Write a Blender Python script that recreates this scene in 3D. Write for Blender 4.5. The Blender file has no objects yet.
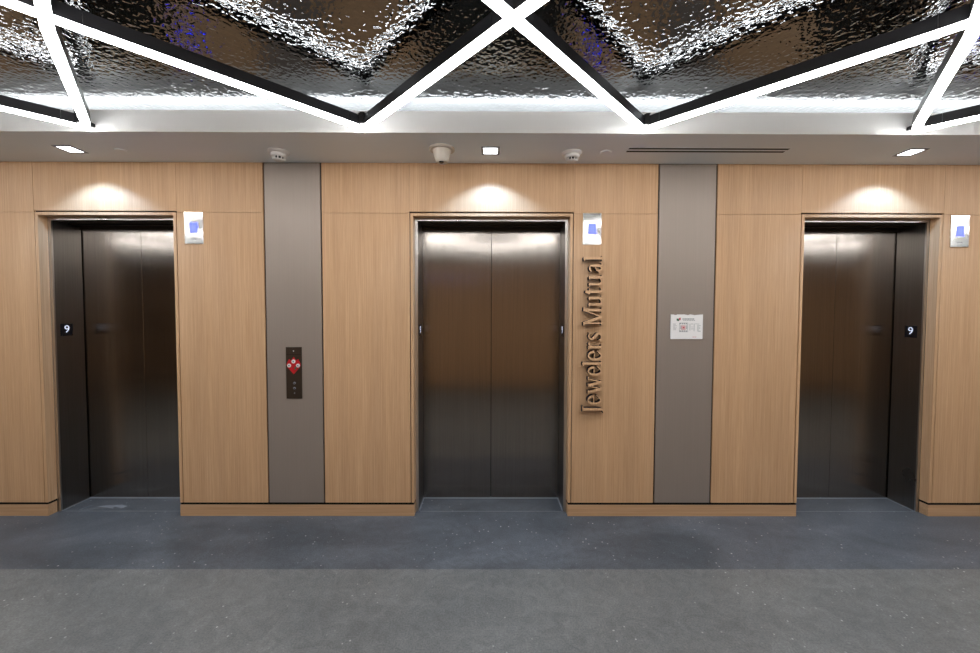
import bpy, math, random
from mathutils import Vector, Matrix

random.seed(7)
scene = bpy.context.scene
COL = scene.collection

# ------------------------------------------------------------------ camera
cam_data = bpy.data.cameras.new('camera')
cam_data.sensor_fit = 'HORIZONTAL'
cam_data.sensor_width = 36.0
cam_data.lens = 36.0 * 380.0 / 980.0
cam_data.clip_start = 0.05
cam = bpy.data.objects.new('camera', cam_data)
COL.objects.link(cam)
PITCH, YAW, ROLL = 0.0331, 0.0033, 0.0023
cam.matrix_world = (Matrix.Translation((0, -3.08, 1.666)) @ Matrix.Rotation(-YAW, 4, 'Z')
                    @ Matrix.Rotation(math.pi / 2 - PITCH, 4, 'X') @ Matrix.Rotation(ROLL, 4, 'Z'))
scene.camera = cam

# ------------------------------------------------------------------ world, exposure
world = bpy.data.worlds.new('world')
scene.world = world
world.use_nodes = True
world.node_tree.nodes['Background'].inputs[0].default_value = (0.5, 0.5, 0.52, 1)
world.node_tree.nodes['Background'].inputs[1].default_value = 0.02
scene.view_settings.view_transform = 'Standard'
scene.view_settings.look = 'None'
scene.view_settings.exposure = 0.0
scene.view_settings.gamma = 1.0
scene.view_settings.use_curve_mapping = False
BAR_LIGHT = 26.0        # emission of the linear lenses
COVE_LIGHT = 75.0       # emission of the cove strip
SPOT_POWER = 50.0      # each recessed downlight
try:
    scene.cycles.use_denoising = True
    scene.cycles.sample_clamp_indirect = 6.0
    scene.cycles.max_bounces = 10
    scene.cycles.caustics_reflective = True
    scene.cycles.blur_glossy = 0.5
except Exception:
    pass

# ------------------------------------------------------------------ dimensions (metres)
YB = -4.856            # opposite wall
ZS = 2.87              # soffit
ZC = 3.062             # metal ceiling
YF = -0.508            # fascia of the soffit
ZF = 3.012             # top of the fascia
XL, XR = -10.0, 10.0
ZH = 2.472             # joint above the doors
Y1, Y2 = 0.079, 0.309  # steel frame face, door leaf face

# ------------------------------------------------------------------ materials
def new_mat(name):
    m = bpy.data.materials.new(name)
    m.use_nodes = True
    nt = m.node_tree
    return m, nt, nt.nodes, nt.links, nt.nodes['Principled BSDF']

def simple(name, col, rough=0.5, metal=0.0, emit=None, strength=0.0, spec=0.5):
    m, nt, N, L, b = new_mat(name)
    b.inputs['Base Color'].default_value = (*col, 1)
    b.inputs['Roughness'].default_value = rough
    b.inputs['Metallic'].default_value = metal
    b.inputs['Specular IOR Level'].default_value = spec
    # faint procedural variation of the finish
    t = N.new('ShaderNodeTexNoise'); t.inputs['Scale'].default_value = 35
    c = N.new('ShaderNodeTexCoord'); L.new(c.outputs['Object'], t.inputs['Vector'])
    r = N.new('ShaderNodeMapRange')
    r.inputs['To Min'].default_value = max(0, rough - 0.04); r.inputs['To Max'].default_value = min(1, rough + 0.04)
    L.new(t.outputs['Fac'], r.inputs['Value']); L.new(r.outputs['Result'], b.inputs['Roughness'])
    if emit:
        b.inputs['Emission Color'].default_value = (*emit, 1)
        b.inputs['Emission Strength'].default_value = strength
    return m

def ramp(N, stops):
    r = N.new('ShaderNodeValToRGB')
    el = r.color_ramp.elements
    while len(el) < len(stops): el.new(0.5)
    for e, (p, c) in zip(el, stops):
        e.position = p; e.color = (*c, 1)
    return r

def wood(name, horizontal=False, tint=1.0):
    m, nt, N, L, b = new_mat(name)
    g = N.new('ShaderNodeNewGeometry')
    def noise(scale, sc, det, dist=0.0):
        mp = N.new('ShaderNodeMapping'); L.new(g.outputs['Position'], mp.inputs['Vector'])
        mp.inputs['Scale'].default_value = sc
        t = N.new('ShaderNodeTexNoise'); t.inputs['Scale'].default_value = scale
        t.inputs['Detail'].default_value = det; t.inputs['Distortion'].default_value = dist
        L.new(mp.outputs[0], t.inputs['Vector']); return t
    if horizontal:
        a = noise(1.0, (1.2, 90, 90), 5, 0.3); c = noise(1.0, (6, 420, 420), 3)
        d = noise(1.0, (0.6, 9, 9), 2)
    else:
        a = noise(1.0, (130, 130, 1.6), 5, 0.3); c = noise(1.0, (500, 500, 8), 3)
        d = noise(1.0, (9, 9, 0.35), 2)
    r1 = ramp(N, [(0.32, (0.50*tint, 0.305*tint, 0.160*tint)), (0.68, (0.61*tint, 0.395*tint, 0.232*tint))])
    L.new(a.outputs['Fac'], r1.inputs['Fac'])
    r2 = ramp(N, [(0.35, (0.88, 0.86, 0.84)), (0.6, (1, 1, 1))])
    L.new(c.outputs['Fac'], r2.inputs['Fac'])
    mx = N.new('ShaderNodeMix'); mx.data_type = 'RGBA'; mx.blend_type = 'MULTIPLY'; mx.inputs[0].default_value = 0.8
    L.new(r1.outputs[0], mx.inputs[6]); L.new(r2.outputs[0], mx.inputs[7])
    r3 = ramp(N, [(0.3, (0.92, 0.91, 0.9)), (0.7, (1.04, 1.03, 1.02))])
    L.new(d.outputs['Fac'], r3.inputs['Fac'])
    m2 = N.new('ShaderNodeMix'); m2.data_type = 'RGBA'; m2.blend_type = 'MULTIPLY'; m2.inputs[0].default_value = 1
    L.new(mx.outputs[2], m2.inputs[6]); L.new(r3.outputs[0], m2.inputs[7])
    L.new(m2.outputs[2], b.inputs['Base Color'])
    b.inputs['Roughness'].default_value = 0.48
    b.inputs['Specular IOR Level'].default_value = 0.35
    bp = N.new('ShaderNodeBump'); bp.inputs['Strength'].default_value = 0.08; bp.inputs['Distance'].default_value = 0.001
    L.new(c.outputs['Fac'], bp.inputs['Height']); L.new(bp.outputs[0], b.inputs['Normal'])
    return m

def brushed(name, col, rough, aniso=0.85, rot=0.0, streak=0.25):
    m, nt, N, L, b = new_mat(name)
    b.inputs['Metallic'].default_value = 1
    b.inputs['Anisotropic'].default_value = aniso
    b.inputs['Anisotropic Rotation'].default_value = rot
    cx = N.new('ShaderNodeCombineXYZ'); cx.inputs[2].default_value = 1
    L.new(cx.outputs[0], b.inputs['Tangent'])
    g = N.new('ShaderNodeNewGeometry')
    mp = N.new('ShaderNodeMapping'); mp.inputs['Scale'].default_value = (260, 260, 1.4)
    L.new(g.outputs['Position'], mp.inputs['Vector'])
    t = N.new('ShaderNodeTexNoise'); t.inputs['Scale'].default_value = 1; t.inputs['Detail'].default_value = 3
    L.new(mp.outputs[0], t.inputs['Vector'])
    r = ramp(N, [(0.3, tuple(c * (1 - streak) for c in col)), (0.7, tuple(min(1, c * (1 + streak)) for c in col))])
    L.new(t.outputs['Fac'], r.inputs['Fac'])
    L.new(r.outputs[0], b.inputs['Base Color'])
    t2 = N.new('ShaderNodeTexNoise'); t2.inputs['Scale'].default_value = 3.5; t2.inputs['Detail'].default_value = 3
    L.new(g.outputs['Position'], t2.inputs['Vector'])
    mr = N.new('ShaderNodeMapRange'); mr.inputs['To Min'].default_value = rough * 0.8; mr.inputs['To Max'].default_value = rough * 1.2
    L.new(t2.outputs['Fac'], mr.inputs['Value']); L.new(mr.outputs[0], b.inputs['Roughness'])
    return m

def hammered():
    m, nt, N, L, b = new_mat('hammered_dark_mirror_metal')
    b.inputs['Metallic'].default_value = 1
    b.inputs['Base Color'].default_value = (0.145, 0.155, 0.163, 1)
    b.inputs['Roughness'].default_value = 0.03
    g = N.new('ShaderNodeNewGeometry')
    t = N.new('ShaderNodeTexNoise'); t.inputs['Scale'].default_value = 34; t.inputs['Detail'].default_value = 1.5
    t.inputs['Roughness'].default_value = 0.4; t.inputs['Distortion'].default_value = 0.6
    L.new(g.outputs['Position'], t.inputs['Vector'])
    v = N.new('ShaderNodeTexVoronoi'); v.feature = 'SMOOTH_F1'; v.inputs['Scale'].default_value = 42
    L.new(g.outputs['Position'], v.inputs['Vector'])
    a = N.new('ShaderNodeMath'); a.operation = 'MULTIPLY_ADD'; a.inputs[1].default_value = 0.55
    L.new(v.outputs['Distance'], a.inputs[0]); L.new(t.outputs['Fac'], a.inputs[2])
    bp = N.new('ShaderNodeBump'); bp.inputs['Strength'].default_value = 1.0; bp.inputs['Distance'].default_value = 0.0034
    L.new(a.outputs[0], bp.inputs['Height']); L.new(bp.outputs[0], b.inputs['Normal'])
    return m

def concrete():
    m, nt, N, L, b = new_mat('polished_concrete')
    g = N.new('ShaderNodeNewGeometry')
    sx = N.new('ShaderNodeSeparateXYZ'); L.new(g.outputs['Position'], sx.inputs[0])
    def tex(scale, det, dist=0, sc=(1, 1, 1)):
        mp = N.new('ShaderNodeMapping'); mp.inputs['Scale'].default_value = sc; L.new(g.outputs['Position'], mp.inputs['Vector'])
        t = N.new('ShaderNodeTexNoise'); t.inputs['Scale'].default_value = scale; t.inputs['Detail'].default_value = det
        t.inputs['Distortion'].default_value = dist; L.new(mp.outputs[0], t.inputs['Vector']); return t
    def mix(kind, fac, A, B):
        x = N.new('ShaderNodeMix'); x.data_type = 'RGBA'; x.blend_type = kind
        if isinstance(fac, float): x.inputs[0].default_value = fac
        else: L.new(fac, x.inputs[0])
        L.new(A, x.inputs[6]); L.new(B, x.inputs[7]); return x.outputs[2]
    cloud = tex(1.3, 6, 1.2, (0.7, 1.4, 1)); fine = tex(115, 2); mid = tex(9, 5, 2.0)
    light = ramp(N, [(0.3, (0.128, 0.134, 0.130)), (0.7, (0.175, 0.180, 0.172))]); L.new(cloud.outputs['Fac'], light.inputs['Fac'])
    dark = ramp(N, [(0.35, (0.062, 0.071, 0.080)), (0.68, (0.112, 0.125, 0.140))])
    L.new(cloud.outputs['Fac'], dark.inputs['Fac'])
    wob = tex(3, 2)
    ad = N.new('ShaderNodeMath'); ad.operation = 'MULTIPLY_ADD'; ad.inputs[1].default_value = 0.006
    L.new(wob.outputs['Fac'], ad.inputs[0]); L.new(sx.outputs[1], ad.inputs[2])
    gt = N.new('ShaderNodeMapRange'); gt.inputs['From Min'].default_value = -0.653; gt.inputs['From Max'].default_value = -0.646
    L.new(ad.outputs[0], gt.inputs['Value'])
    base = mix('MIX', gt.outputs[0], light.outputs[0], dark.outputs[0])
    gr = ramp(N, [(0.3, (0.72, 0.72, 0.72)), (0.7, (1.26, 1.26, 1.26))]); L.new(fine.outputs['Fac'], gr.inputs['Fac'])
    base = mix('MULTIPLY', 0.8, base, gr.outputs[0])
    gm = ramp(N, [(0.3, (0.80, 0.80, 0.81)), (0.72, (1.18, 1.18, 1.18))]); L.new(mid.outputs['Fac'], gm.inputs['Fac'])
    base = mix('MULTIPLY', 0.9, base, gm.outputs[0])
    # pale aggregate specks, gathered in patches
    v = N.new('ShaderNodeTexVoronoi'); v.inputs['Scale'].default_value = 30; L.new(g.outputs['Position'], v.inputs['Vector'])
    lt = N.new('ShaderNodeMapRange'); lt.inputs['From Min'].default_value = 0.19; lt.inputs['From Max'].default_value = 0.07
    L.new(v.outputs['Distance'], lt.inputs['Value'])
    sc = N.new('ShaderNodeSeparateColor'); L.new(v.outputs['Color'], sc.inputs[0])
    th = N.new('ShaderNodeMath'); th.operation = 'GREATER_THAN'; th.inputs[1].default_value = 0.68; L.new(sc.outputs[0], th.inputs[0])
    patch = tex(1.7, 2); pr = N.new('ShaderNodeMapRange'); pr.inputs['From Min'].default_value = 0.42; pr.inputs['From Max'].default_value = 0.68
    L.new(patch.outputs['Fac'], pr.inputs['Value'])
    m1 = N.new('ShaderNodeMath'); m1.operation = 'MULTIPLY'; L.new(lt.outputs[0], m1.inputs[0]); L.new(th.outputs[0], m1.inputs[1])
    m2 = N.new('ShaderNodeMath'); m2.operation = 'MULTIPLY'; L.new(m1.outputs[0], m2.inputs[0]); L.new(pr.outputs[0], m2.inputs[1])
    pale = N.new('ShaderNodeRGB'); pale.outputs[0].default_value = (0.62, 0.62, 0.59, 1)
    base = mix('MIX', m2.outputs[0], base, pale.outputs[0])
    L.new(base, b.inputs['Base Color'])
    rr = N.new('ShaderNodeMapRange'); rr.inputs['To Min'].default_value = 0.34; rr.inputs['To Max'].default_value = 0.55
    L.new(mid.outputs['Fac'], rr.inputs['Value']); L.new(rr.outputs[0], b.inputs['Roughness'])
    b.inputs['Specular IOR Level'].default_value = 0.4
    bp = N.new('ShaderNodeBump'); bp.inputs['Strength'].default_value = 0.15; bp.inputs['Distance'].default_value = 0.001
    L.new(fine.outputs['Fac'], bp.inputs['Height']); L.new(bp.outputs[0], b.inputs['Normal'])
    return m

def emissive(name, col, strength):
    m, nt, N, L, b = new_mat(name)
    b.inputs['Base Color'].default_value = (0.8, 0.8, 0.8, 1)
    b.inputs['Roughness'].default_value = 0.4
    b.inputs['Emission Color'].default_value = (*col, 1)
    b.inputs['Emission Strength'].default_value = strength
    return m

M = dict(
    wood=wood('light_oak_veneer'), woodh=wood('light_oak_veneer_base', True, 0.9),
    woodface=wood('letter_oak_face', False, 1.12),
    taupe=brushed('taupe_metal_laminate', (0.30, 0.250, 0.215), 0.50, 0.3, 0.25, 0.03),
    black=simple('black_reveal', (0.006, 0.006, 0.006), 0.7, spec=0.1),
    steel=brushed('brushed_dark_steel', (0.28, 0.252, 0.228), 0.20, 0.9, 0.25, 0.10),
    jamb=brushed('brushed_jamb_steel', (0.25, 0.235, 0.22), 0.30, 0.5, 0.25, 0.08),
    flange=brushed('bright_frame_steel', (0.62, 0.60, 0.57), 0.3, 0.0, 0.0, 0.03),
    plate=brushed('bright_plate_steel', (0.42, 0.415, 0.40), 0.11, 0.0, 0.0, 0.03),
    header=simple('dark_header_steel', (0.045, 0.038, 0.033), 0.4, 0.6),
    soffit=simple('painted_plaster', (0.85, 0.89, 0.92), 0.8, spec=0.2),
    fascia=simple('white_painted_plaster', (0.80, 0.80, 0.79), 0.8, spec=0.2),
    sidewall=simple('grey_paint', (0.42, 0.40, 0.38), 0.85),
    floor=concrete(), ceil=hammered(),
    housing=simple('black_anodised_aluminium', (0.022, 0.022, 0.025), 0.32, 0.3),
    lens=emissive('lit_opal_lens', (1.0, 0.995, 0.985), BAR_LIGHT),
    cove=emissive('lit_cove_strip', (0.97, 0.985, 1.0), COVE_LIGHT),
    down=emissive('lit_downlight_lens', (0.93, 0.96, 1.0), 8.0),
    trimring=simple('grey_trim', (0.20, 0.20, 0.22), 0.5, 0.2),
    white=simple('white_plastic', (0.72, 0.70, 0.67), 0.5), cream=simple('cream_plastic', (0.60, 0.54, 0.46), 0.45),
    glassblack=simple('black_glossy_plastic', (0.008, 0.008, 0.010), 0.15),
    bronze=simple('dark_bronze_plate', (0.062, 0.047, 0.035), 0.35, 0.7),
    red=simple('red_enamel', (0.45, 0.004, 0.010), 0.4), button=simple('steel_button', (0.75, 0.76, 0.76), 0.35, 0.2),
    teal=simple('teal_enamel', (0.02, 0.20, 0.20), 0.4),
    screen=emissive('blue_lit_screen', (0.17, 0.24, 7.0), 1.0),
    screen_txt=emissive('pale_blue_lit_segment', (0.22, 0.30, 7.0), 1.0),
    paper=simple('white_acrylic', (0.82, 0.81, 0.80), 0.4), ink=simple('grey_print', (0.30, 0.31, 0.32), 0.6),
    inkdark=simple('dark_print', (0.12, 0.13, 0.14), 0.6), inkred=simple('red_print', (0.55, 0.03, 0.06), 0.6),
    inkgreen=simple('green_print', (0.03, 0.14, 0.08), 0.6), inkpink=simple('pink_print', (0.66, 0.42, 0.42), 0.6),
    inkpale=simple('pale_print', (0.48, 0.50, 0.50), 0.6),
    numeral=emissive('pale_numeral', (0.62, 0.70, 0.95), 0.45),
    lettersides=simple('dark_bronze_edge', (0.010, 0.008, 0.012), 0.6, 0.0, spec=0.2),
    seal=simple('pale_sealant', (0.24, 0.26, 0.28), 0.6), chalk=simple('chalk_mark', (0.20, 0.215, 0.24), 0.9),
)
M['taupe'].node_tree.nodes['Principled BSDF'].inputs['Metallic'].default_value = 0.35
for q in ('screen', 'screen_txt'): M[q].node_tree.nodes['Principled BSDF'].inputs['Base Color'].default_value = (0.05, 0.05, 0.2, 1)

# ------------------------------------------------------------------ mesh helpers
class MB:
    def __init__(s): s.v = []; s.f = []; s.mi = []; s.smooth = []
    def add(s, vs, fs, mi=0, sm=False):
        o = len(s.v); s.v += [tuple(p) for p in vs]
        for k, f in enumerate(fs):
            s.f.append(tuple(i + o for i in f)); s.mi.append(mi[k] if isinstance(mi, list) else mi); s.smooth.append(sm)
        return s
    def box(s, x0, x1, y0, y1, z0, z1, mi=0, ch=0.0):
        if ch <= 0:
            vs = [(x, y, z) for x in (x0, x1) for y in (y0, y1) for z in (z0, z1)]
            fs = [(0, 1, 3, 2), (4, 6, 7, 5), (0, 4, 5, 1), (2, 3, 7, 6), (0, 2, 6, 4), (1, 5, 7, 3)]
            return s.add(vs, fs, mi)
        # chamfered towards -y (the front)
        vs = [(x0, y1, z0), (x1, y1, z0), (x1, y1, z1), (x0, y1, z1),
              (x0, y0 + ch, z0), (x1, y0 + ch, z0), (x1, y0 + ch, z1), (x0, y0 + ch, z1),
              (x0 + ch, y0, z0 + ch), (x1 - ch, y0, z0 + ch), (x1 - ch, y0, z1 - ch), (x0 + ch, y0, z1 - ch)]
        fs = [(0, 3, 2, 1), (8, 9, 10, 11)]
        for a in range(4):
            b_ = (a + 1) % 4
            fs += [(a, b_, 4 + b_, 4 + a), (4 + a, 4 + b_, 8 + b_, 8 + a)]
        return s.add(vs, fs, mi)
    def lathe(s, prof, c, axis='z', n=28, mi=0, sm=True):
        vs = []
        for r, h in prof:
            for k in range(n):
                a = 2 * math.pi * k / n; ca, sa = r * math.cos(a), r * math.sin(a)
                vs.append((c[0] + ca, c[1] + sa, c[2] + h) if axis == 'z' else (c[0] + ca, c[1] + h, c[2] + sa))
        fs = []
        for j in range(len(prof) - 1):
            for k in range(n):
                fs.append((j * n + k, j * n + (k + 1) % n, (j + 1) * n + (k + 1) % n, (j + 1) * n + k))
        s.add(vs, fs, mi, sm)
        s.add([vs[k] for k in range(n)], [tuple(range(n))[::-1]], mi)
        s.add([vs[(len(prof) - 1) * n + k] for k in range(n)], [tuple(range(n))], mi)
        return s
    def prism_y(s, pts, y0, y1, mi=0):      # outline in x,z pushed along y
        n = len(pts)
        vs = [(x, y0, z) for x, z in pts] + [(x, y1, z) for x, z in pts]
        s.add(vs, [tuple(range(n)), tuple(range(2 * n - 1, n - 1, -1))] +
              [(k, n + k, n + (k + 1) % n, (k + 1) % n) for k in range(n)], mi); return s
    def prism_z(s, pts, z0, z1, mi=0):
        n = len(pts)
        vs = [(x, y, z0) for x, y in pts] + [(x, y, z1) for x, y in pts]
        s.add(vs, [tuple(range(n))[::-1], tuple(range(n, 2 * n))] +
              [(k, (k + 1) % n, n + (k + 1) % n, n + k) for k in range(n)], mi); return s
    def build(s, name, mats, parent=None, origin=None):
        if not isinstance(mats, (list, tuple)): mats = [mats]
        off = Vector(parent['_w']) if parent is not None and '_w' in parent else Vector((0, 0, 0))
        if origin is not None: off = Vector(origin)
        me = bpy.data.meshes.new(name)
        me.from_pydata([tuple(Vector(p) - off) for p in s.v], [], s.f)
        for p, mi, sm in zip(me.polygons, s.mi, s.smooth):
            p.material_index = mi; p.use_smooth = sm
        for m in mats: me.materials.append(m)
        import bmesh
        bm = bmesh.new(); bm.from_mesh(me); bmesh.ops.recalc_face_normals(bm, faces=bm.faces); bm.to_mesh(me); bm.free()
        o = bpy.data.objects.new(name, me); COL.objects.link(o)
        if parent is not None:
            o.parent = parent
            if '_w' in parent: o['_w'] = tuple(off)
        else:
            o.location = off; o['_w'] = tuple(off)
        return o

def tag(o, label=None, cat=None, group=None, kind=None):
    if label: o['label'] = label
    if cat: o['category'] = cat
    if group: o['group'] = group
    if kind: o['kind'] = kind
    return o

def empty(name, loc, label=None, cat=None, group=None, kind=None):
    o = bpy.data.objects.new(name, None); COL.objects.link(o); o.location = loc; o['_w'] = tuple(loc)
    o.empty_display_size = 0.1
    return tag(o, label, cat, group, kind)

def struct(name, mb, mats, label=None):
    return tag(mb.build(name, mats), label, kind='structure')

def children(o): return [c for c in bpy.data.objects if c.parent == o]
def copy_tree(o, parent=None):
    c = o.copy(); COL.objects.link(c)
    if parent is not None: c.parent = parent
    for ch in children(o): copy_tree(ch, c)
    return c

# ------------------------------------------------------------------ room shell
LB, RB = 0.02, 10.0
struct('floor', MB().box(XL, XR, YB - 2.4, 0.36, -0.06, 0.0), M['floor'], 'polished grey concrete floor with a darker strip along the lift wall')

# oak openings: (wood edge left, wood edge right, jamb left, jamb right)
OPEN = [(-3.613, -2.531, -3.590, -2.555), (-0.610, 0.654, -0.587, 0.631), (2.544, 3.638, 2.567, 3.617)]
G = 0.022              # width of the casing face
GR = 0.007             # groove
TAUPE = [(-1.799, -1.353), (1.370, 1.825)]
ZO = 2.451             # underside of the casing

w = MB()
# dark backing behind all gaps
segs = [(XL, OPEN[0][0]), (OPEN[0][1], OPEN[1][0]), (OPEN[1][1], OPEN[2][0]), (OPEN[2][1], XR)]
for a, b_ in segs: w.box(a + 0.001, b_ - 0.001, 0.014, 0.36, 0.0, 3.2, 1)
for o in OPEN: w.box(o[0] - 0.001, o[1] + 0.001, 0.014, 0.36, ZO + 0.02, 3.2, 1)
T = 0.0016
def panel(x0, x1, z0, z1): w.box(x0, x1, 0.0, 0.0145, z0, z1, 0, 0.0012)
ZB = 0.112
grv = [(o[0] - G - GR, o[1] + G + GR) for o in OPEN]
# lower panels
def run(x0, x1, z0, z1, cuts=()):
    xs = [x0] + list(cuts) + [x1]
    for a, b_ in zip(xs[:-1], xs[1:]): panel(a + (T/2 if a != x0 else 0), b_ - (T/2 if b_ != x1 else 0), z0, z1)
gap = 0.012
for z0, z1 in ((ZB, ZH - T/2), (ZH + T/2, ZS + 0.03)):
    up = z0 > 1
    e = (lambda k, s: grv[k][s]) if not up else (lambda k, s: grv[k][s] + (T/2 if s else -T/2))
    run(XL, e(0, 0), z0, z1, (-8.2, -6.4, -4.55))
    run(e(0, 1), TAUPE[0][0] - gap, z0, z1)
    run(TAUPE[0][1] + gap, e(1, 0), z0, z1)
    run(e(1, 1), TAUPE[1][0] - gap, z0, z1)
    run(TAUPE[1][1] + gap, e(2, 0), z0, z1)
    run(e(2, 1), XR, z0, z1, (4.62, 6.4, 8.2))
for k in range(3): panel(grv[k][0] + T/2, grv[k][1] - T/2, ZH + 0.013, ZS + 0.03)
struct('wall_front', w, [M['wood'], M['black']], 'light oak veneer panel wall around the three lifts')

bb = MB()
for k, (a, b_) in enumerate(segs):
    x0 = a - (0 if k else 0); x1 = b_
    bb.box(x0, x1, 0.0, 0.066, 0.0, 0.094, 0)
    bb.box(x0 + 0.003, x1 - 0.003, 0.003, 0.060, 0.094, ZB, 1)
struct('baseboard_front', bb, [M['woodh'], M['black']], 'low oak baseboard with a black shadow gap above it')

# taupe metal panels
for k, (a, b_) in enumerate(TAUPE):
    o = MB().box(a, b_, 0.0015, 0.0138, ZB, ZS - 0.0005, 0, 0.0015).build('metal_panel', M['taupe'], None, ((a + b_) / 2, 0, ZB))
    tag(o, ('tall taupe metal wall panel holding the lift call buttons' if k == 0 else 'tall taupe metal wall panel holding the white evacuation notice'), 'wall panel', 'full-height taupe metal wall panels')

# oak casings round the doors
for k, o in enumerate(OPEN):
    c = MB()
    for s_, (xe) in ((-1, o[0]), (1, o[1])):
        xo = xe + s_ * G
        x0, x1 = sorted((xe, xo))
        c.box(x0, x1, 0.0, 0.069, ZB, ZO + G, 0)
    c.box(o[0], o[1], 0.0, 0.069, ZO, ZO + G, 0)
    struct('trim_%d' % (k + 1), c, M['wood'], ['light oak casing around the left lift', 'light oak casing around the middle lift', 'light oak casing around the right lift'][k])

# lifts
LN = ['left', 'middle', 'right']
for k, o in enumerate(OPEN):
    j0, j1 = o[2], o[3]; xc = (j0 + j1) / 2
    d = empty('door_%d' % (k + 1), (xc, Y1, 0), '%s lift entrance with closed brushed steel doors' % LN[k], None, None, 'structure')
    ZJ = 2.429
    f = MB()
    f.box(o[0] - 0.012, j0, 0.0712, 0.0835, 0, ZJ + 0.024); f.box(j1, o[1] + 0.012, 0.0712, 0.0835, 0, ZJ + 0.024)
    f.box(j0, j1, 0.0712, 0.0835, ZJ, ZJ + 0.024)
    f.build('front_flange', M['flange'], d)
    for s_, x in ((-1, j0), (1, j1)):
        x0, x1 = sorted((x, x + s_ * 0.011))
        MB().box(x0, x1, 0.0835, 0.300, 0, ZJ).build('jamb', M['jamb'], d)
    h = MB(); h.box(j0 - 0.011, j1 + 0.011, 0.0835, 0.300, ZJ, ZJ + 0.012); h.box(j0, j1, 0.288, 0.300, 2.396, ZJ)
    h.box(j0, j1, 0.20, 0.215, ZJ - 0.012, ZJ)
    h.build('head_jamb', M['header'], d)
    z1 = 2.44
    for s_ in (-1, 1):
        a, b_ = (j0 - 0.05, xc - 0.0012) if s_ < 0 else (xc + 0.0012, j1 + 0.05)
        MB().box(a, b_, Y2, Y2 + 0.03, 0.006, z1, 0, 0.0018).build('door_leaf', M['steel'], d)
    MB().box(j0 - 0.06, j1 + 0.06, Y2 + 0.031, Y2 + 0.045, 0.002, z1).build('shaft_backing', M['black'], d)
    sl = MB(); sl.box(j0 + 0.001, j1 - 0.001, 0.2960, 0.3085, 0.0005, 0.004)
    sl.box(j0 + 0.0005, j0 + 0.009, 0.0835, 0.296, 0.0005, 0.004); sl.box(j1 - 0.009, j1 - 0.0005, 0.0835, 0.296, 0.0005, 0.004)
    sl.box(j0 + 0.01, j1 - 0.01, 0.0735, 0.0765, 0.0003, 0.0012)
    sl.build('sealant_line', M['seal'], d)
    if k == 0:
        cm = MB(); cm.prism_z([(-3.38, 0.155), (-3.24, 0.128), (-3.20, 0.115), (-3.22, 0.150), (-3.13, 0.118), (-3.115, 0.155), (-3.19, 0.185), (-3.25, 0.165), (-3.30, 0.175)], 0.0003, 0.0012)
        cm.prism_z([(-3.47, 0.10), (-3.455, 0.10), (-3.43, 0.17), (-3.438, 0.175)], 0.0003, 0.0012)
        cm.build('chalk_scuff', M['chalk'], d)

# soffits, fascias and coves, front and opposite
def soffit(name, s_, ybase, label):
    Y = lambda y: ybase + s_ * y
    m_ = MB()
    def bx(y0, y1, z0, z1, mi):
        a, b_ = sorted((Y(y0), Y(y1))); m_.box(XL, XR, a, b_, z0, z1, mi)
    bx(0.0, -0.496, ZS, ZS + 0.03, 0)
    bx(-0.496, -0.508, ZS, ZF, 1)
    bx(-0.395, -0.41, ZS + 0.03, ZC + 0.0, 1)
    bx(-0.41, -0.496, ZS + 0.03, ZS + 0.032, 1)
    return struct(name, m_, [M['soffit'], M['fascia']], label)
soffit('ceiling_soffit', 1, 0.0, 'lowered plaster soffit with a pale lit edge above the lift wall')
soffit('ceiling_soffit', -1, YB, 'lowered plaster soffit above the opposite wall')
struct('ceiling', MB().box(XL, XR, YB + 0.395, -0.395, ZC, ZC + 0.02), M['ceil'], 'dark hammered mirror metal ceiling')
for s_, yb in ((1, 0.0), (-1, YB)):
    a, b_ = sorted((yb - s_ * 0.440, yb - s_ * 0.470))
    o = MB().box(XL + 0.05, XR - 0.05, a, b_, ZS + 0.033, ZS + 0.05).build('cove_light', M['cove'])
    tag(o, 'long white light strip hidden in the cove above the %s' % ('lift wall' if s_ > 0 else 'opposite wall'), 'light strip', 'cove light strips')

# opposite wall and ends
bw = MB()
bw.box(-6.2, XR, YB - 0.12, YB, 0.12, 2.9); bw.box(XL, -8.7, YB - 0.12, YB, 0.12, 2.9)
struct('wall_back', bw, M['wood'], 'light oak wall opposite the lifts')
bs = MB(); bs.box(-6.2, XR, YB - 0.12, YB + 0.001, 0, 0.098); bs.box(XL, -8.7, YB - 0.12, YB + 0.001, 0, 0.098)
struct('baseboard_back', bs, M['woodh'])
al = MB(); al.box(-8.8, -6.1, YB - 2.42, YB - 2.3, 0, 2.95); al.box(-8.8, -8.7, YB - 2.3, YB - 0.12, 0, 2.95)
al.box(-6.2, -6.1, YB - 2.3, YB - 0.12, 0, 2.95); al.box(-8.8, -6.1, YB - 2.3, YB, 2.871, 2.95)
struct('wall_alcove', al, M['header'])
struct('wall_left', MB().box(XL - 0.1, XL, YB, 0.0, 0, 3.2), M['sidewall'])
struct('wall_right', MB().box(XR, XR + 0.1, YB, 0.0, 0, 3.2), M['sidewall'])

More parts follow.
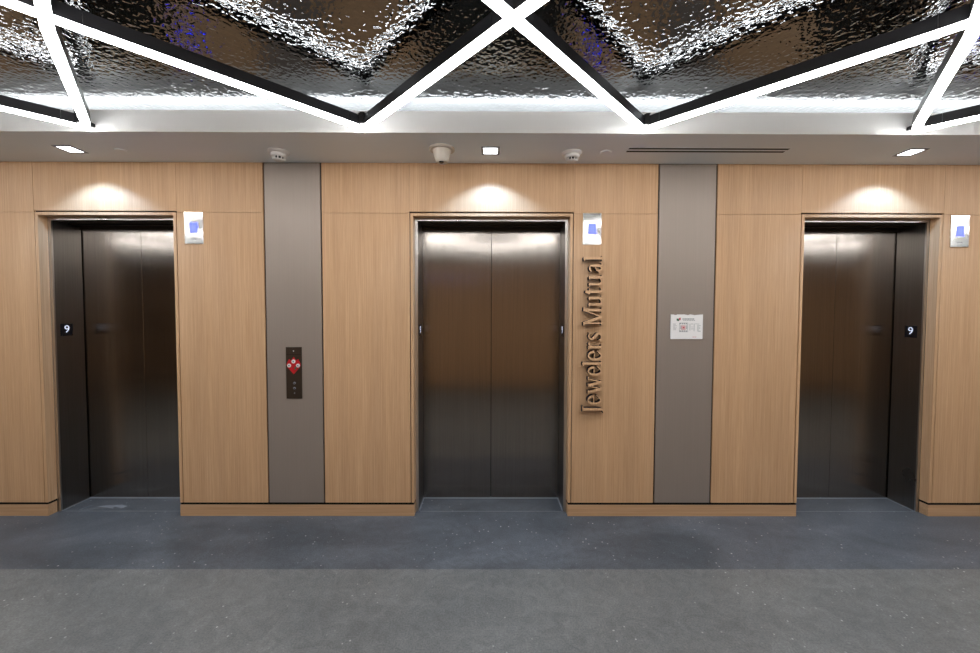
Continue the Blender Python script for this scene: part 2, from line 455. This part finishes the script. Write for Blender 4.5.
# ------------------------------------------------------------------ lattice of light bars
S = 0.9265; XK = -0.828; YV = -0.562; ZL = 2.860
W2 = 0.0215; HL = 0.015; HH = 0.062; ARM = 0.105
def bar_mesh(mb, p, q, z0, z1, hw=W2):
    p = Vector(p); q = Vector(q); d = (q - p).normalized(); n = Vector((-d.y, d.x)) * hw
    mb.prism_z([tuple(p - n), tuple(q - n), tuple(q + n), tuple(p + n)], z0, z1)
L45 = S * math.sqrt(2)
def add_bevelled_housing(mb, L):
    bar_mesh(mb, (-L/2, 0), (L/2, 0), ZL + HL, ZL + HL + HH)
    mb.box(-L/2, L/2, -0.006, 0.006, ZL + HL + HH, ZL + HL + HH + 0.006)
def make_bar(p, q):
    d = (q - p).normalized(); a_ = 1 / math.sqrt(2)
    d45 = Vector((a_ if d.x > 0 else -a_, a_ if d.y > 0 else -a_))
    p2, q2 = p + d45 * (ARM + 0.002), q - d45 * (ARM + 0.002)
    mid = (p2 + q2) / 2; L = (q2 - p2).length; d = q2 - p2
    t = empty('light_bar', (0, 0, 0))
    hm = MB(); add_bevelled_housing(hm, L); hm.build('housing', M['housing'], t)
    lm = MB(); bar_mesh(lm, (-L/2, 0), (L/2, 0), ZL, ZL + HL, W2 - 0.0005); lm.build('lens', M['lens'], t)
    t.location = (mid.x, mid.y, 0); t.rotation_euler = (0, 0, math.atan2(d.y, d.x))
    return t, mid

def node_proto(kind):
    r = empty('light_junction', (0, 0, 0))
    h_, l_ = MB(), MB()
    e = ARM / math.sqrt(2)
    dirs = {'x': [(1, 1), (1, -1), (-1, 1), (-1, -1)], 'front': [(1, -1), (-1, -1)], 'back': [(1, 1), (-1, 1)]}[kind]
    if kind == 'x':
        w_ = W2 * math.sqrt(2)
        def star(hw):
            w_ = hw * math.sqrt(2); a = hw / math.sqrt(2)
            pts = []
            for ang in range(4):
                t = math.pi / 4 + ang * math.pi / 2
                c_, s_ = math.cos(t), math.sin(t)
                n_ = (-s_, c_)
                pts.append((c_ * ARM - n_[0] * -hw * -1, s_ * ARM - n_[1] * hw))
                pts.append((c_ * ARM + n_[0] * hw, s_ * ARM + n_[1] * hw))
                t2 = t + math.pi / 4
                pts.append((math.cos(t2) * w_, math.sin(t2) * w_))
            return pts
        h_.prism_z(star(W2), ZL + HL, ZL + HL + HH); l_.prism_z(star(W2 - 0.0005), ZL, ZL + HL)
    else:
        sg = -1 if kind == 'front' else 1
        def vee(hw):
            w_ = hw * math.sqrt(2); a = hw / math.sqrt(2)
            return [(0, -sg * w_), (e + a, sg * e - sg * a), (e - a, sg * e + sg * a), (0, sg * w_), (-e + a, sg * e + sg * a), (-e - a, sg * e - sg * a)]
        h_.prism_z(vee(W2), ZL + HL, ZL + HL + HH); l_.prism_z(vee(W2 - 0.0005), ZL, ZL + HL)
        b_ = MB(); y0, y1 = sorted((sg * 0.034, sg * 0.052))
        b_.box(-0.016, 0.016, y0, y1, ZL + HL + 0.004, ZL + HL + HH + 0.008)
        b_.box(-0.006, 0.022, y0, y1, ZL + HL + HH + 0.008, ZL + HL + HH + 0.014)
        b_.build('corner_bracket', M['housing'], r)
        y0, y1 = sorted((-sg * 0.030, -sg * 0.0535))
        MB().box(-0.008, 0.008, y0, y1, ZL + HL + 0.02, ZL + HL + HH - 0.02).build('wall_mount', M['housing'], r)
    h_.build('housing', M['housing'], r); l_.build('lens', M['lens'], r)
    if kind != 'front': MB().lathe([(0.0009, ZL + HL + HH), (0.0009, ZC)], (0, 0, 0), n=6).build('hanging_cable', M['trimring'], r)
    return r
protos = {k: node_proto(k) for k in ('x', 'front', 'back')}

# wording for the pieces the picture shows, told apart by their neighbours
NODE_LBL = {(0, -1): 'V-shaped light corner at the fascia above the left lift', (0, 0): 'V-shaped light corner at the fascia between the left and middle lifts',
            (0, 1): 'V-shaped light corner at the fascia above the tall serif lettering beside the middle lift', (0, 2): 'V-shaped light corner at the fascia above the right lift',
            (1, -1): 'X-shaped light crossing in the upper left corner of the view', (1, 0): 'X-shaped light crossing above the middle lift',
            (1, 1): 'X-shaped light crossing in the upper right corner of the view'}
ROWN = ['along the lift wall fascia', 'in the row nearest the lift wall', 'down the middle of the ceiling', 'at the far ends towards the opposite wall']
V_X = {-1: -2.620, 0: -0.818, 1: 1.008, 2: 2.795}
C_X = {-1: -1.800, 0: 0.098, 1: 1.990}
def rowy(r): return YV - 0.006 - S * r if r else YV
def colx(r, k):
    if r % 2 == 0: return V_X.get(k, XK + 2 * S * k)
    return C_X.get(k, XK + 2 * S * k + S)
first = {}
for r in range(4):
    for k in range(-3, 5):
        x = colx(r, k); y = rowy(r)
        kind = 'front' if r == 0 else 'back' if r == 3 else 'x'
        o = protos[kind] if kind not in first else copy_tree(protos[kind])
        first[kind] = 1
        o.location = (x, y, 0)
        side = 'left' if x < 0 else 'right'
        lab = NODE_LBL.get((r, k))
        if not lab:
            lab = 'lit joint %s, %.1f metres %s of centre' % (ROWN[r], abs(x), side)
        tag(o, lab, 'light fixture', 'joints of the linear light lattice')
BAR_LBL = {(0, -1, 1): 'light bar running from the corner above the left lift to the upper left crossing, away to the right',
           }
used = False
ends_txt = {-2: 'the corner off the left edge', -1: 'the corner above the left lift', 0: 'the corner left of the camera',
            1: 'the corner above the vertical lettering', 2: 'the corner above the right lift', 3: 'the corner off the right edge'}
cross_txt = {-2: 'the crossing off the left edge', -1: 'the upper left crossing', 0: 'the crossing above the middle lift', 1: 'the upper right crossing', 2: 'the crossing off the right edge'}
for r in range(3):
    for k in range(-3, 5):
        for s_ in (-1, 1):
            # neighbour column index in the next row
            k2 = (k if s_ > 0 else k - 1) if r % 2 == 0 else (k + 1 if s_ > 0 else k)
            if not (-3 <= k2 <= 4): continue
            p = Vector((colx(r, k), rowy(r))); q = Vector((colx(r + 1, k2), rowy(r + 1)))
            o, mid = make_bar(p, q)
            lab = None
            if r == 0 and k in ends_txt and k2 in cross_txt:
                lab = 'light bar between %s and %s' % (ends_txt[k], cross_txt[k2])
            if lab is None:
                lab = 'light bar slanting %s %s, %.1f metres %s of centre' % (
                    'rightwards' if s_ > 0 else 'leftwards', ['next to the lift wall', 'over the middle of the hall', 'towards the opposite wall'][r], abs(mid.x), 'left' if mid.x < 0 else 'right')
            tag(o, lab, 'light bar', 'zigzag light bars under the metal ceiling')

# ------------------------------------------------------------------ recessed downlights
def downlight(x, y, label):
    t = empty('recessed_downlight', (x, y, ZS), label, 'ceiling light', 'square downlights over the lifts')
    o_, i_ = 0.066, 0.051
    m_ = MB()
    for a, b_, c, d in ((-o_, o_, -o_, -i_), (-o_, o_, i_, o_), (-o_, -i_, -i_, i_), (i_, o_, -i_, i_)):
        m_.box(x + a, x + b_, y + c, y + d, ZS - 0.004, ZS)
    m_.build('trim_ring', M['trimring'], t)
    MB().box(x - i_, x + i_, y - i_, y + i_, ZS - 0.002, ZS - 0.0005).build('lens', M['down'], t)
    ld = bpy.data.lights.new('downlight_lamp', 'SPOT'); ld.energy = SPOT_POWER; ld.spot_size = math.radians(120); ld.spot_blend = 0.42
    ld.shadow_soft_size = 0.03; ld.color = (0.36, 0.60, 1.0)
    lo = bpy.data.objects.new('downlight_lamp', ld); COL.objects.link(lo); lo.parent = t; lo.location = (0, 0, -0.012)
for x, lab in ((-3.08, 'square recessed downlight in the soffit above the left lift'), (0.01, 'square recessed downlight in the soffit above the middle lift'), (3.12, 'square recessed downlight in the soffit above the right lift')):
    downlight(x, -0.235, lab)

# ------------------------------------------------------------------ soffit fittings
cx, cy = -0.345, -0.262
t = empty('security_camera', (cx, cy, ZS), 'cream dome security camera under the soffit left of the middle downlight', 'security camera')
MB().lathe([(0.094, 0), (0.094, -0.008), (0.084, -0.014)], (cx, cy, ZS), n=40).build('mounting_flange', M['cream'], t)
MB().lathe([(0.068, -0.012), (0.058, -0.050), (0.050, -0.084), (0.046, -0.094), (0.036, -0.100)], (cx, cy, ZS), n=40).build('camera_body', M['cream'], t)
MB().lathe([(0.020, -0.0965), (0.020, -0.101), (0.012, -0.106)], (cx - 0.002, cy - 0.014, ZS), n=24).build('camera_lens', M['glassblack'], t)
def detector(x, y, label):
    t = empty('smoke_detector', (x, y, ZS), label, 'smoke detector', 'white smoke detectors under the soffit')
    MB().lathe([(0.074, 0), (0.074, -0.006), (0.060, -0.016), (0.054, -0.018)], (x, y, ZS), n=36).build('base_ring', M['white'], t)
    MB().lathe([(0.054, -0.018), (0.056, -0.030), (0.050, -0.038), (0.045, -0.040)], (x, y, ZS), n=36).build('detector_body', M['white'], t)
    MB().lathe([(0.034, -0.040), (0.033, -0.058)], (x, y, ZS), n=30).build('sensor_core', M['glassblack'], t)
    v = MB()
    for k in range(10):
        a = 2 * math.pi * k / 10; c_, s_ = math.cos(a), math.sin(a)
        pts = [(x + r_ * c_ - q * s_, y + r_ * s_ + q * c_) for r_, q in ((0.034, -0.003), (0.045, -0.003), (0.045, 0.003), (0.034, 0.003))]
        v.prism_z(pts, ZS - 0.058, ZS - 0.040)
    v.build('vent_rib', M['white'], t)
    MB().lathe([(0.041, -0.058), (0.038, -0.063), (0.024, -0.066)], (x, y, ZS), n=30).build('sensor_cap', M['white'], t)
detector(-1.568, -0.20, 'white smoke detector above the call button panel')
detector(0.620, -0.20, 'white smoke detector right of the middle downlight')
for x, lab in ((-2.729, 'flush round sprinkler cover right of the left downlight'), (0.868, 'flush round sprinkler cover left of the slot air grille')):
    o = MB().lathe([(0.041, 0.0), (0.041, -0.004), (0.036, -0.0065)], (x, -0.215, ZS), n=30).build('sprinkler_cover', M['soffit'], None, (x, -0.215, ZS))
    tag(o, lab, 'sprinkler cover', 'flush sprinkler covers')
x0, x1, y0, y1 = 1.005, 2.195, -0.300, -0.212
t = empty('slot_air_grille', ((x0 + x1) / 2, (y0 + y1) / 2, ZS), 'long two-slot black and white air grille in the soffit right of the middle lift', 'air vent')
f = MB()
for a, b_ in ((y0, y0 + 0.008), (y0 + 0.033, y1 - 0.033), (y1 - 0.008, y1)): f.box(x0, x1, a, b_, ZS - 0.0015, ZS)
f.box(x0, x0 + 0.010, y0 + 0.008, y1 - 0.008, ZS - 0.0015, ZS); f.box(x1 - 0.010, x1, y0 + 0.008, y1 - 0.008, ZS - 0.0015, ZS)
f.build('grille_frame', M['soffit'], t)
for a, b_ in ((y0 + 0.008, y0 + 0.033), (y1 - 0.033, y1 - 0.008)):
    MB().box(x0 + 0.010, x1 - 0.010, a, b_, ZS - 0.0008, ZS - 0.0001).build('air_slot', M['black'], t)

# ------------------------------------------------------------------ hall lanterns
def lantern(x, zc, yw, s_, label):
    t = empty('lift_indicator', (x, yw, zc), label, 'lift indicator', 'steel lift indicators with blue screens')
    def bx(a, b_, c, d, z0, z1, ch=0):
        m_ = MB(); y0, y1 = sorted((yw - s_ * c, yw - s_ * d))
        m_.box(x + a, x + b_, y0, y1, zc + z0, zc + z1, 0, ch if s_ > 0 else 0); return m_
    bx(-0.0745, 0.0745, 0.0, 0.006, -0.126, 0.126, 0.001).build('face_plate', M['plate'], t)
    sc = bx(-0.032, 0.032, 0.006, 0.0068, -0.040, 0.042).build('screen', M['screen'], t)
    bx(-0.018, 0.018, 0.0068, 0.0072, -0.024, 0.026).build('lit_segment', M['screen_txt'], sc)
    MB().lathe([(0.004, 0), (0.004, -s_ * 0.0072)], (x, yw, zc + 0.082), axis='y', n=12).build('screw_head', M['trimring'], t)
    m_ = MB()
    for k in range(3):
        y0, y1 = sorted((yw - s_ * 0.006, yw - s_ * 0.0066))
        m_.box(x - 0.02 + k * 0.016, x - 0.012 + k * 0.016, y0, y1, zc - 0.093, zc - 0.084)
    m_.build('engraved_mark', M['trimring'], t)
lantern(-2.364, 2.349, 0, 1, 'steel lift indicator with a blue screen right of the left lift')
lantern(0.829, 2.351, 0, 1, 'steel lift indicator with a blue screen above the vertical lettering')
lantern(3.798, 2.340, 0, 1, 'steel lift indicator with a blue screen right of the right lift')
lantern(-0.96, 2.45, YB, -1, 'steel lift indicator with a blue screen on the opposite wall')

# ------------------------------------------------------------------ floor number plates on the jambs
NUM_MESH = None
def numplate(x, s_, label):       # s_ = direction the plate faces
    yc, zc = 0.160, 1.523
    t = empty('floor_number_plate', (x, yc, zc), label, 'number plate', 'black plates with the floor number')
    x0, x1 = sorted((x, x + s_ * 0.004))
    MB().box(x0, x1, yc - 0.046, yc + 0.046, zc - 0.051, zc + 0.051).build('plate', M['glassblack'], t)
    fc = bpy.data.curves.new('numeral', 'FONT'); fc.body = '9'; fc.size = 0.088; fc.extrude = 0.0006; fc.align_x = 'CENTER'; fc.align_y = 'CENTER'
    fc.offset = 0.0
    fc.materials.append(M['numeral'])
    global NUM_MESH
    if NUM_MESH is None:
        tmp = bpy.data.objects.new('numeral_outline', fc); COL.objects.link(tmp)
        bpy.context.view_layer.update()
        NUM_MESH = bpy.data.meshes.new_from_object(tmp.evaluated_get(bpy.context.evaluated_depsgraph_get()))
        bpy.data.objects.remove(tmp)
    fo = bpy.data.objects.new('numeral', NUM_MESH.copy()); COL.objects.link(fo); fo.parent = t
    fo.location = (s_ * 0.0046, 0, 0.004); fo.rotation_euler = (math.pi / 2, 0, s_ * math.pi / 2)
numplate(OPEN[0][2], 1, 'black plate with a white 9 on the left lift doorway jamb')
numplate(OPEN[1][2], 1, 'narrow-looking black 9 plate on the left jamb of the middle lift')
numplate(OPEN[1][3], -1, 'narrow-looking black 9 plate on the right jamb of the middle lift')
numplate(OPEN[2][3], -1, 'black plate with a white 9 on the right lift doorway jamb')

# ------------------------------------------------------------------ call station
sx, sz = -1.581, 1.184
t = empty('call_button_plate', (sx, 0, sz), 'dark bronze lift call plate with three buttons on a red emblem', 'call button plate')
MB().box(sx - 0.063, sx + 0.063, -0.005, 0.0015, sz - 0.210, sz + 0.210, 0, 0.0012).build('face_plate', M['bronze'], t)
em = [(0, .132), (.021, .100), (.037, .114), (.058, .070), (.050, .045), (0, -.010), (-.050, .045), (-.058, .070), (-.037, .114), (-.021, .100)]
MB().prism_y([(sx + a, sz + b_) for a, b_ in em], -0.0065, -0.005).build('red_emblem', M['red'], t)
MB().prism_y([(sx + a, sz + b_) for a, b_ in ((.006, .040), (.014, .052), (.022, .040), (.012, .022))], -0.0072, -0.0065).build('keyway', M['inkgreen'], t)
for a, b_ in ((0, .093), (-.035, .060), (.036, .060)):
    bt = MB().lathe([(0.0155, -0.0065), (0.0155, -0.010), (0.0135, -0.0115)], (sx + a, 0, sz + b_), axis='y', n=24).build('call_button', M['button'], t)
    MB().lathe([(0.0055, -0.0115), (0.0055, -0.0122)], (sx + a, 0, sz + b_), axis='y', n=16).build('button_centre', M['teal'], bt)
for b_, r_ in ((-.083, .010), (-.125, .010), (-.165, .005)):
    MB().lathe([(r_, -0.005), (r_, -0.008), (r_ * 0.7, -0.009)], (sx + 0.004, 0, sz + b_), axis='y', n=20).build('key_switch', M['trimring'], t)
    if r_ > .006: MB().lathe([(r_ * .45, -0.009), (r_ * .45, -0.0094)], (sx + 0.004, 0, sz + b_), axis='y', n=12).build('keyhole', M['black'], t)
MB().lathe([(0.005, -0.005), (0.005, -0.0065)], (sx, 0, sz + 0.178), axis='y', n=14).build('status_lamp', M['button'], t)
MB().box(sx - 0.058, sx + 0.058, -0.0054, -0.005, sz + 0.148, sz + 0.150).build('seam_line', M['black'], t)

# ------------------------------------------------------------------ evacuation notice
ex, ez = 1.605, 1.5655
t = empty('evacuation_notice', (ex, 0, ez), 'white evacuation plan notice on the right-hand taupe panel', 'notice')
hw, hh = 0.129, 0.100
out = [(-hw, -hh), (hw, -hh), (hw, hh), (hw - .018, hh - .001), (.062, hh - .006), (.045, hh - .002), (.030, hh), (.018, hh - .003), (.008, hh - .007), (-.004, hh - .003), (-.020, hh), (-.070, hh), (-.084, hh - .004), (-.094, hh - .006), (-.108, hh - .001), (-hw, hh)]
MB().prism_y([(ex + a, ez + b_) for a, b_ in out], -0.008, 0.0015).build('board', M['paper'], t)
def pr(name, rects, mat, d=0.0):
    m_ = MB()
    for a, b_, c, e_ in rects: m_.box(ex + a, ex + b_, -0.0086 - d, -0.008, ez + c, ez + e_)
    return m_.build(name, mat, t)
pr('emblem_green', [(-.084, -.066, .050, .066), (-.078, -.062, .046, .052)], M['inkgreen'])
MB().prism_y([(ex + a, ez + b_) for a, b_ in ((-.070, .062), (-.058, .074), (-.052, .074), (-.052, .054), (-.060, .054))], -0.0088, -0.008).build('emblem_red', M['inkred'], t)
hd = []; x = -0.036
for wd in (.010, .007, .012, .009, .014, .008, .011, .009, .012): hd.append((x, x + wd - .002, .058, .068)); x += wd + .0005
for k in range(7): hd.append((-0.030 + k * .014, -0.020 + k * .014, .049, .054))
pr('heading', hd, M['ink'])
txt = []
random.seed(3)
for r_ in range(7):
    z_ = .022 - r_ * .008
    txt.append((-.113 + .002 * random.random(), -.078 - .02 * random.random(), z_, z_ + .0028))
pr('small_print', txt, M['ink'])
fp = []
for k in range(4):
    fp += [(-.058 + k * .016, -.046 + k * .016, .020, .030), (-.058 + k * .016, -.046 + k * .016, -.040, -.030)]
fp += [(-.062, -.059, -.042, .032), (.006, .009, -.042, .032), (-.052, -.046, -.020, .012), (-.004, .002, -.020, .012)]
fp += [(-.062, .009, .031, .033), (-.062, .009, -.043, -.041)]
pr('floor_plan', fp, M['ink'])
pr('position_dot', [(-.032, -.020, -.012, -.002)], M['inkred'], .0004)
pr('plan_highlight', [(-.046, -.010, -.026, .012)], M['inkpink'])
fp2 = [(.022, .028, -.030, .026), (.034, .050, .020, .026), (.034, .050, -.004, .001), (.034, .052, -.020, -.014), (.056, .062, -.036, .026),
       (.066, .090, .022, .026), (.086, .092, -.038, .018), (.094, .112, -.040, -.032), (.098, .108, -.014, -.006), (.100, .112, .006, .012), (.096, .099, -.04, .03)]
pr('side_plan', fp2, M['inkpale'])
pr('red_caption', [(.048, .060, -.086, -.080), (.063, .078, -.086, -.080)], M['inkpink'])

# ------------------------------------------------------------------ raised serif lettering, read upwards
H_, XH = 0.150, 0.108
TK, TN, SF = 0.020, 0.0092, 0.0075
def arc(cx_, cy_, rx, ry, a0, a1, n=14):
    return [(cx_ + rx * math.cos(math.radians(a0 + (a1 - a0) * i / n)), cy_ + ry * math.sin(math.radians(a0 + (a1 - a0) * i / n))) for i in range(n + 1)]
def line(a, b_, w0, w1=None): return ([a, b_], [w0, w1 if w1 else w0])
def bowl(cx_, cy_, rx, ry, a0, a1, n=20, thick=TK, thin=TN, bias=0):
    p = arc(cx_, cy_, rx, ry, a0, a1, n)
    w_ = []
    for i in range(n + 1):
        a = math.radians(a0 + (a1 - a0) * i / n + bias); w_.append(thin + (thick - thin) * abs(math.cos(a)) ** 1.3)
    return (p, w_)
def serif(x, y, l, r): return line((x - l, y), (x + r, y), SF)
def glyph(c):
    if c == 'J':
        return 0.066, [line((.036, H_), (.036, .012), TK + .001), serif(.036, H_ - SF/2, .026, .026),
                       ([(.036, .014), (.034, -.004), (.026, -.016), (.012, -.022), (.002, -.018)], [TK + .001, .018, .012, .009, .012])]
    if c == 'e':
        return 0.092, [bowl(.045, XH/2, .033, XH/2 - .003, 8, 318, 28, TK, TN), line((.014, XH * .55), (.080, XH * .55), SF),
                       ([(.070, .022), (.080, .030), (.086, .038)], [.010, .008, .005])]
    if c == 'w':
        z = []
        for a in (.018, .075): z += [line((a, XH), (a + .028, .0), TK), line((a + .028, 0), (a + .053, XH), TN)]
        return 0.148, z + [serif(.018, XH - SF/2, .016, .016), serif(.075, XH - SF/2, .014, .014), serif(.128, XH - SF/2, .012, .016)]
    if c == 'l':
        return 0.038, [line((.019, H_ + .002), (.019, 0), TK), serif(.019, SF/2, .018, .018), line((.000, H_ - .006), (.022, H_), SF + .002)]
    if c == 'r':
        return 0.062, [line((.018, XH), (.018, 0), TK), serif(.018, SF/2, .017, .020), line((.000, XH - .007), (.022, XH - .001), SF + .002),
                       ([(.024, XH - .030), (.032, XH - .012), (.044, XH - .004), (.056, XH - .010)], [.006, .010, .014, .016])]
    if c == 's':
        return 0.074, [([(.064, XH - .022), (.056, XH - .008), (.040, XH - .003), (.022, XH - .010), (.016, XH - .026), (.024, XH - .042), (.042, XH/2 - .004),
                         (.058, .036), (.062, .022), (.052, .008), (.036, .003), (.018, .008), (.010, .024)],
                        [.006, .008, .009, .014, .018, .021, .023, .021, .018, .014, .009, .008, .006]),
                       line((.066, XH - .026), (.066, XH - .002), .006), line((.009, .026), (.009, .002), .006)]
    if c == 'M':
        return 0.152, [line((.022, H_ - .002), (.022, 0), TN), line((.020, H_), (.073, .004), TK + .001), line((.073, .002), (.124, H_), TN),
                       line((.126, H_), (.126, 0), TK), serif(.022, SF/2, .018, .018), serif(.126, SF/2, .022, .022), serif(.014, H_ - SF/2, .012, .014), serif(.132, H_ - SF/2, .014, .016)]
    if c == 'u':
        return 0.100, [line((.020, XH), (.020, .030), TK), ([(.020, .034), (.023, .016), (.034, .007), (.050, .008), (.066, .020)], [TK, .019, .014, .011, .008]),
                       line((.073, XH), (.073, 0), TK), line((.002, XH - .006), (.024, XH - .001), SF + .001), line((.055, XH - .006), (.077, XH - .001), SF + .001), line((.073, SF/2), (.094, SF/2 + .002), SF)]
    if c == 't':
        return 0.060, [line((.022, H_ - .014), (.022, .026), TK), serif(.028, XH - SF/2, .026, .022), ([(.022, .030), (.025, .014), (.034, .006), (.046, .007), (.054, .014)], [TK, .018, .013, .009, .006]),
                       line((.006, XH - .002), (.020, H_ - .012), .008)]
    if c == 'a':
        return 0.084, [line((.056, XH - .030), (.056, .016), TK), ([(.056, XH - .030), (.054, XH - .012), (.042, XH - .004), (.026, XH - .006), (.014, XH - .020)], [TK, .017, .011, .011, .015]),
                       ([(.056, XH * .58), (.038, XH * .52), (.020, XH * .40), (.014, .028), (.022, .010), (.036, .007), (.056, .024)], [.007, .010, .016, .020, .017, .012, .007]),
                       ([(.056, .020), (.060, .007), (.070, .005), (.080, .012)], [.018, .012, .009, .006])]
def build_letter(c, z0, xbase, parent, width=None):
    wd, strokes = glyph(c); sc = (width / wd) if width else 1.0
    m_ = MB(); y0, y1 = -0.060, -0.012
    for si, (pts, ws) in enumerate(strokes):
        pts = [Vector((p[0] * sc, p[1])) for p in pts]
        n = len(pts); Lp, Rp = [], []
        for i in range(n):
            d = (pts[min(i + 1, n - 1)] - pts[max(i - 1, 0)]).normalized(); nn = Vector((-d.y, d.x)) * ws[i] / 2
            Lp.append(pts[i] + nn); Rp.append(pts[i] - nn)
        yy = y0 - 0.00006 * si
        W = lambda p, y: (xbase - p.y, y, z0 + p.x)
        vs = [W(p, yy) for p in Lp] + [W(p, yy) for p in Rp] + [W(p, y1) for p in Lp] + [W(p, y1) for p in Rp]
        fs, mi = [], []
        for i in range(n - 1):
            fs += [(i, i + 1, n + i + 1, n + i), (2*n + i, 3*n + i, 3*n + i + 1, 2*n + i + 1), (i, 2*n + i, 2*n + i + 1, i + 1), (n + i, n + i + 1, 3*n + i + 1, 3*n + i)]
            mi += [0, 1, 1, 1]
        fs += [(0, n, 3*n, 2*n), (n - 1, 3*n - 1, 4*n - 1, 2*n - 1)]; mi += [1, 1]
        m_.add(vs, fs, mi)
    # stand-off pin to the wall
    px, pz = strokes[0][0][0]; p2x, p2z = strokes[0][0][-1]
    mx_, mz_ = ((px + p2x) / 2 * sc, (pz + p2z) / 2) if len(strokes[0][0]) == 2 else (strokes[0][0][len(strokes[0][0]) // 2][0] * sc, strokes[0][0][len(strokes[0][0]) // 2][1])
    m_.lathe([(0.004, 0.0), (0.004, -0.013)], (xbase - mz_, 0, z0 + mx_), axis='y', n=10, mi=1)
    m_.build('letter', [M['woodface'], M['lettersides']], parent)
XBASE = 0.902
t = empty('raised_lettering', (XBASE, 0, 0.869), 'raised oak-faced serif lettering running up the wall right of the middle lift', 'wall lettering')
LET = [('J', .869, .064), ('e', .936, .086), ('w', 1.022, .146), ('e', 1.170, .086), ('l', 1.254, .036), ('e', 1.292, .088), ('r', 1.385, .060), ('s', 1.451, .074),
       ('M', 1.572, .152), ('u', 1.724, .096), ('t', 1.822, .060), ('u', 1.884, .100), ('a', 1.994, .084), ('l', 2.088, .040)]
for c, z0, wd in LET: build_letter(c, z0, XBASE, t, wd)

for o in bpy.data.objects:
    if '_w' in o: del o['_w']
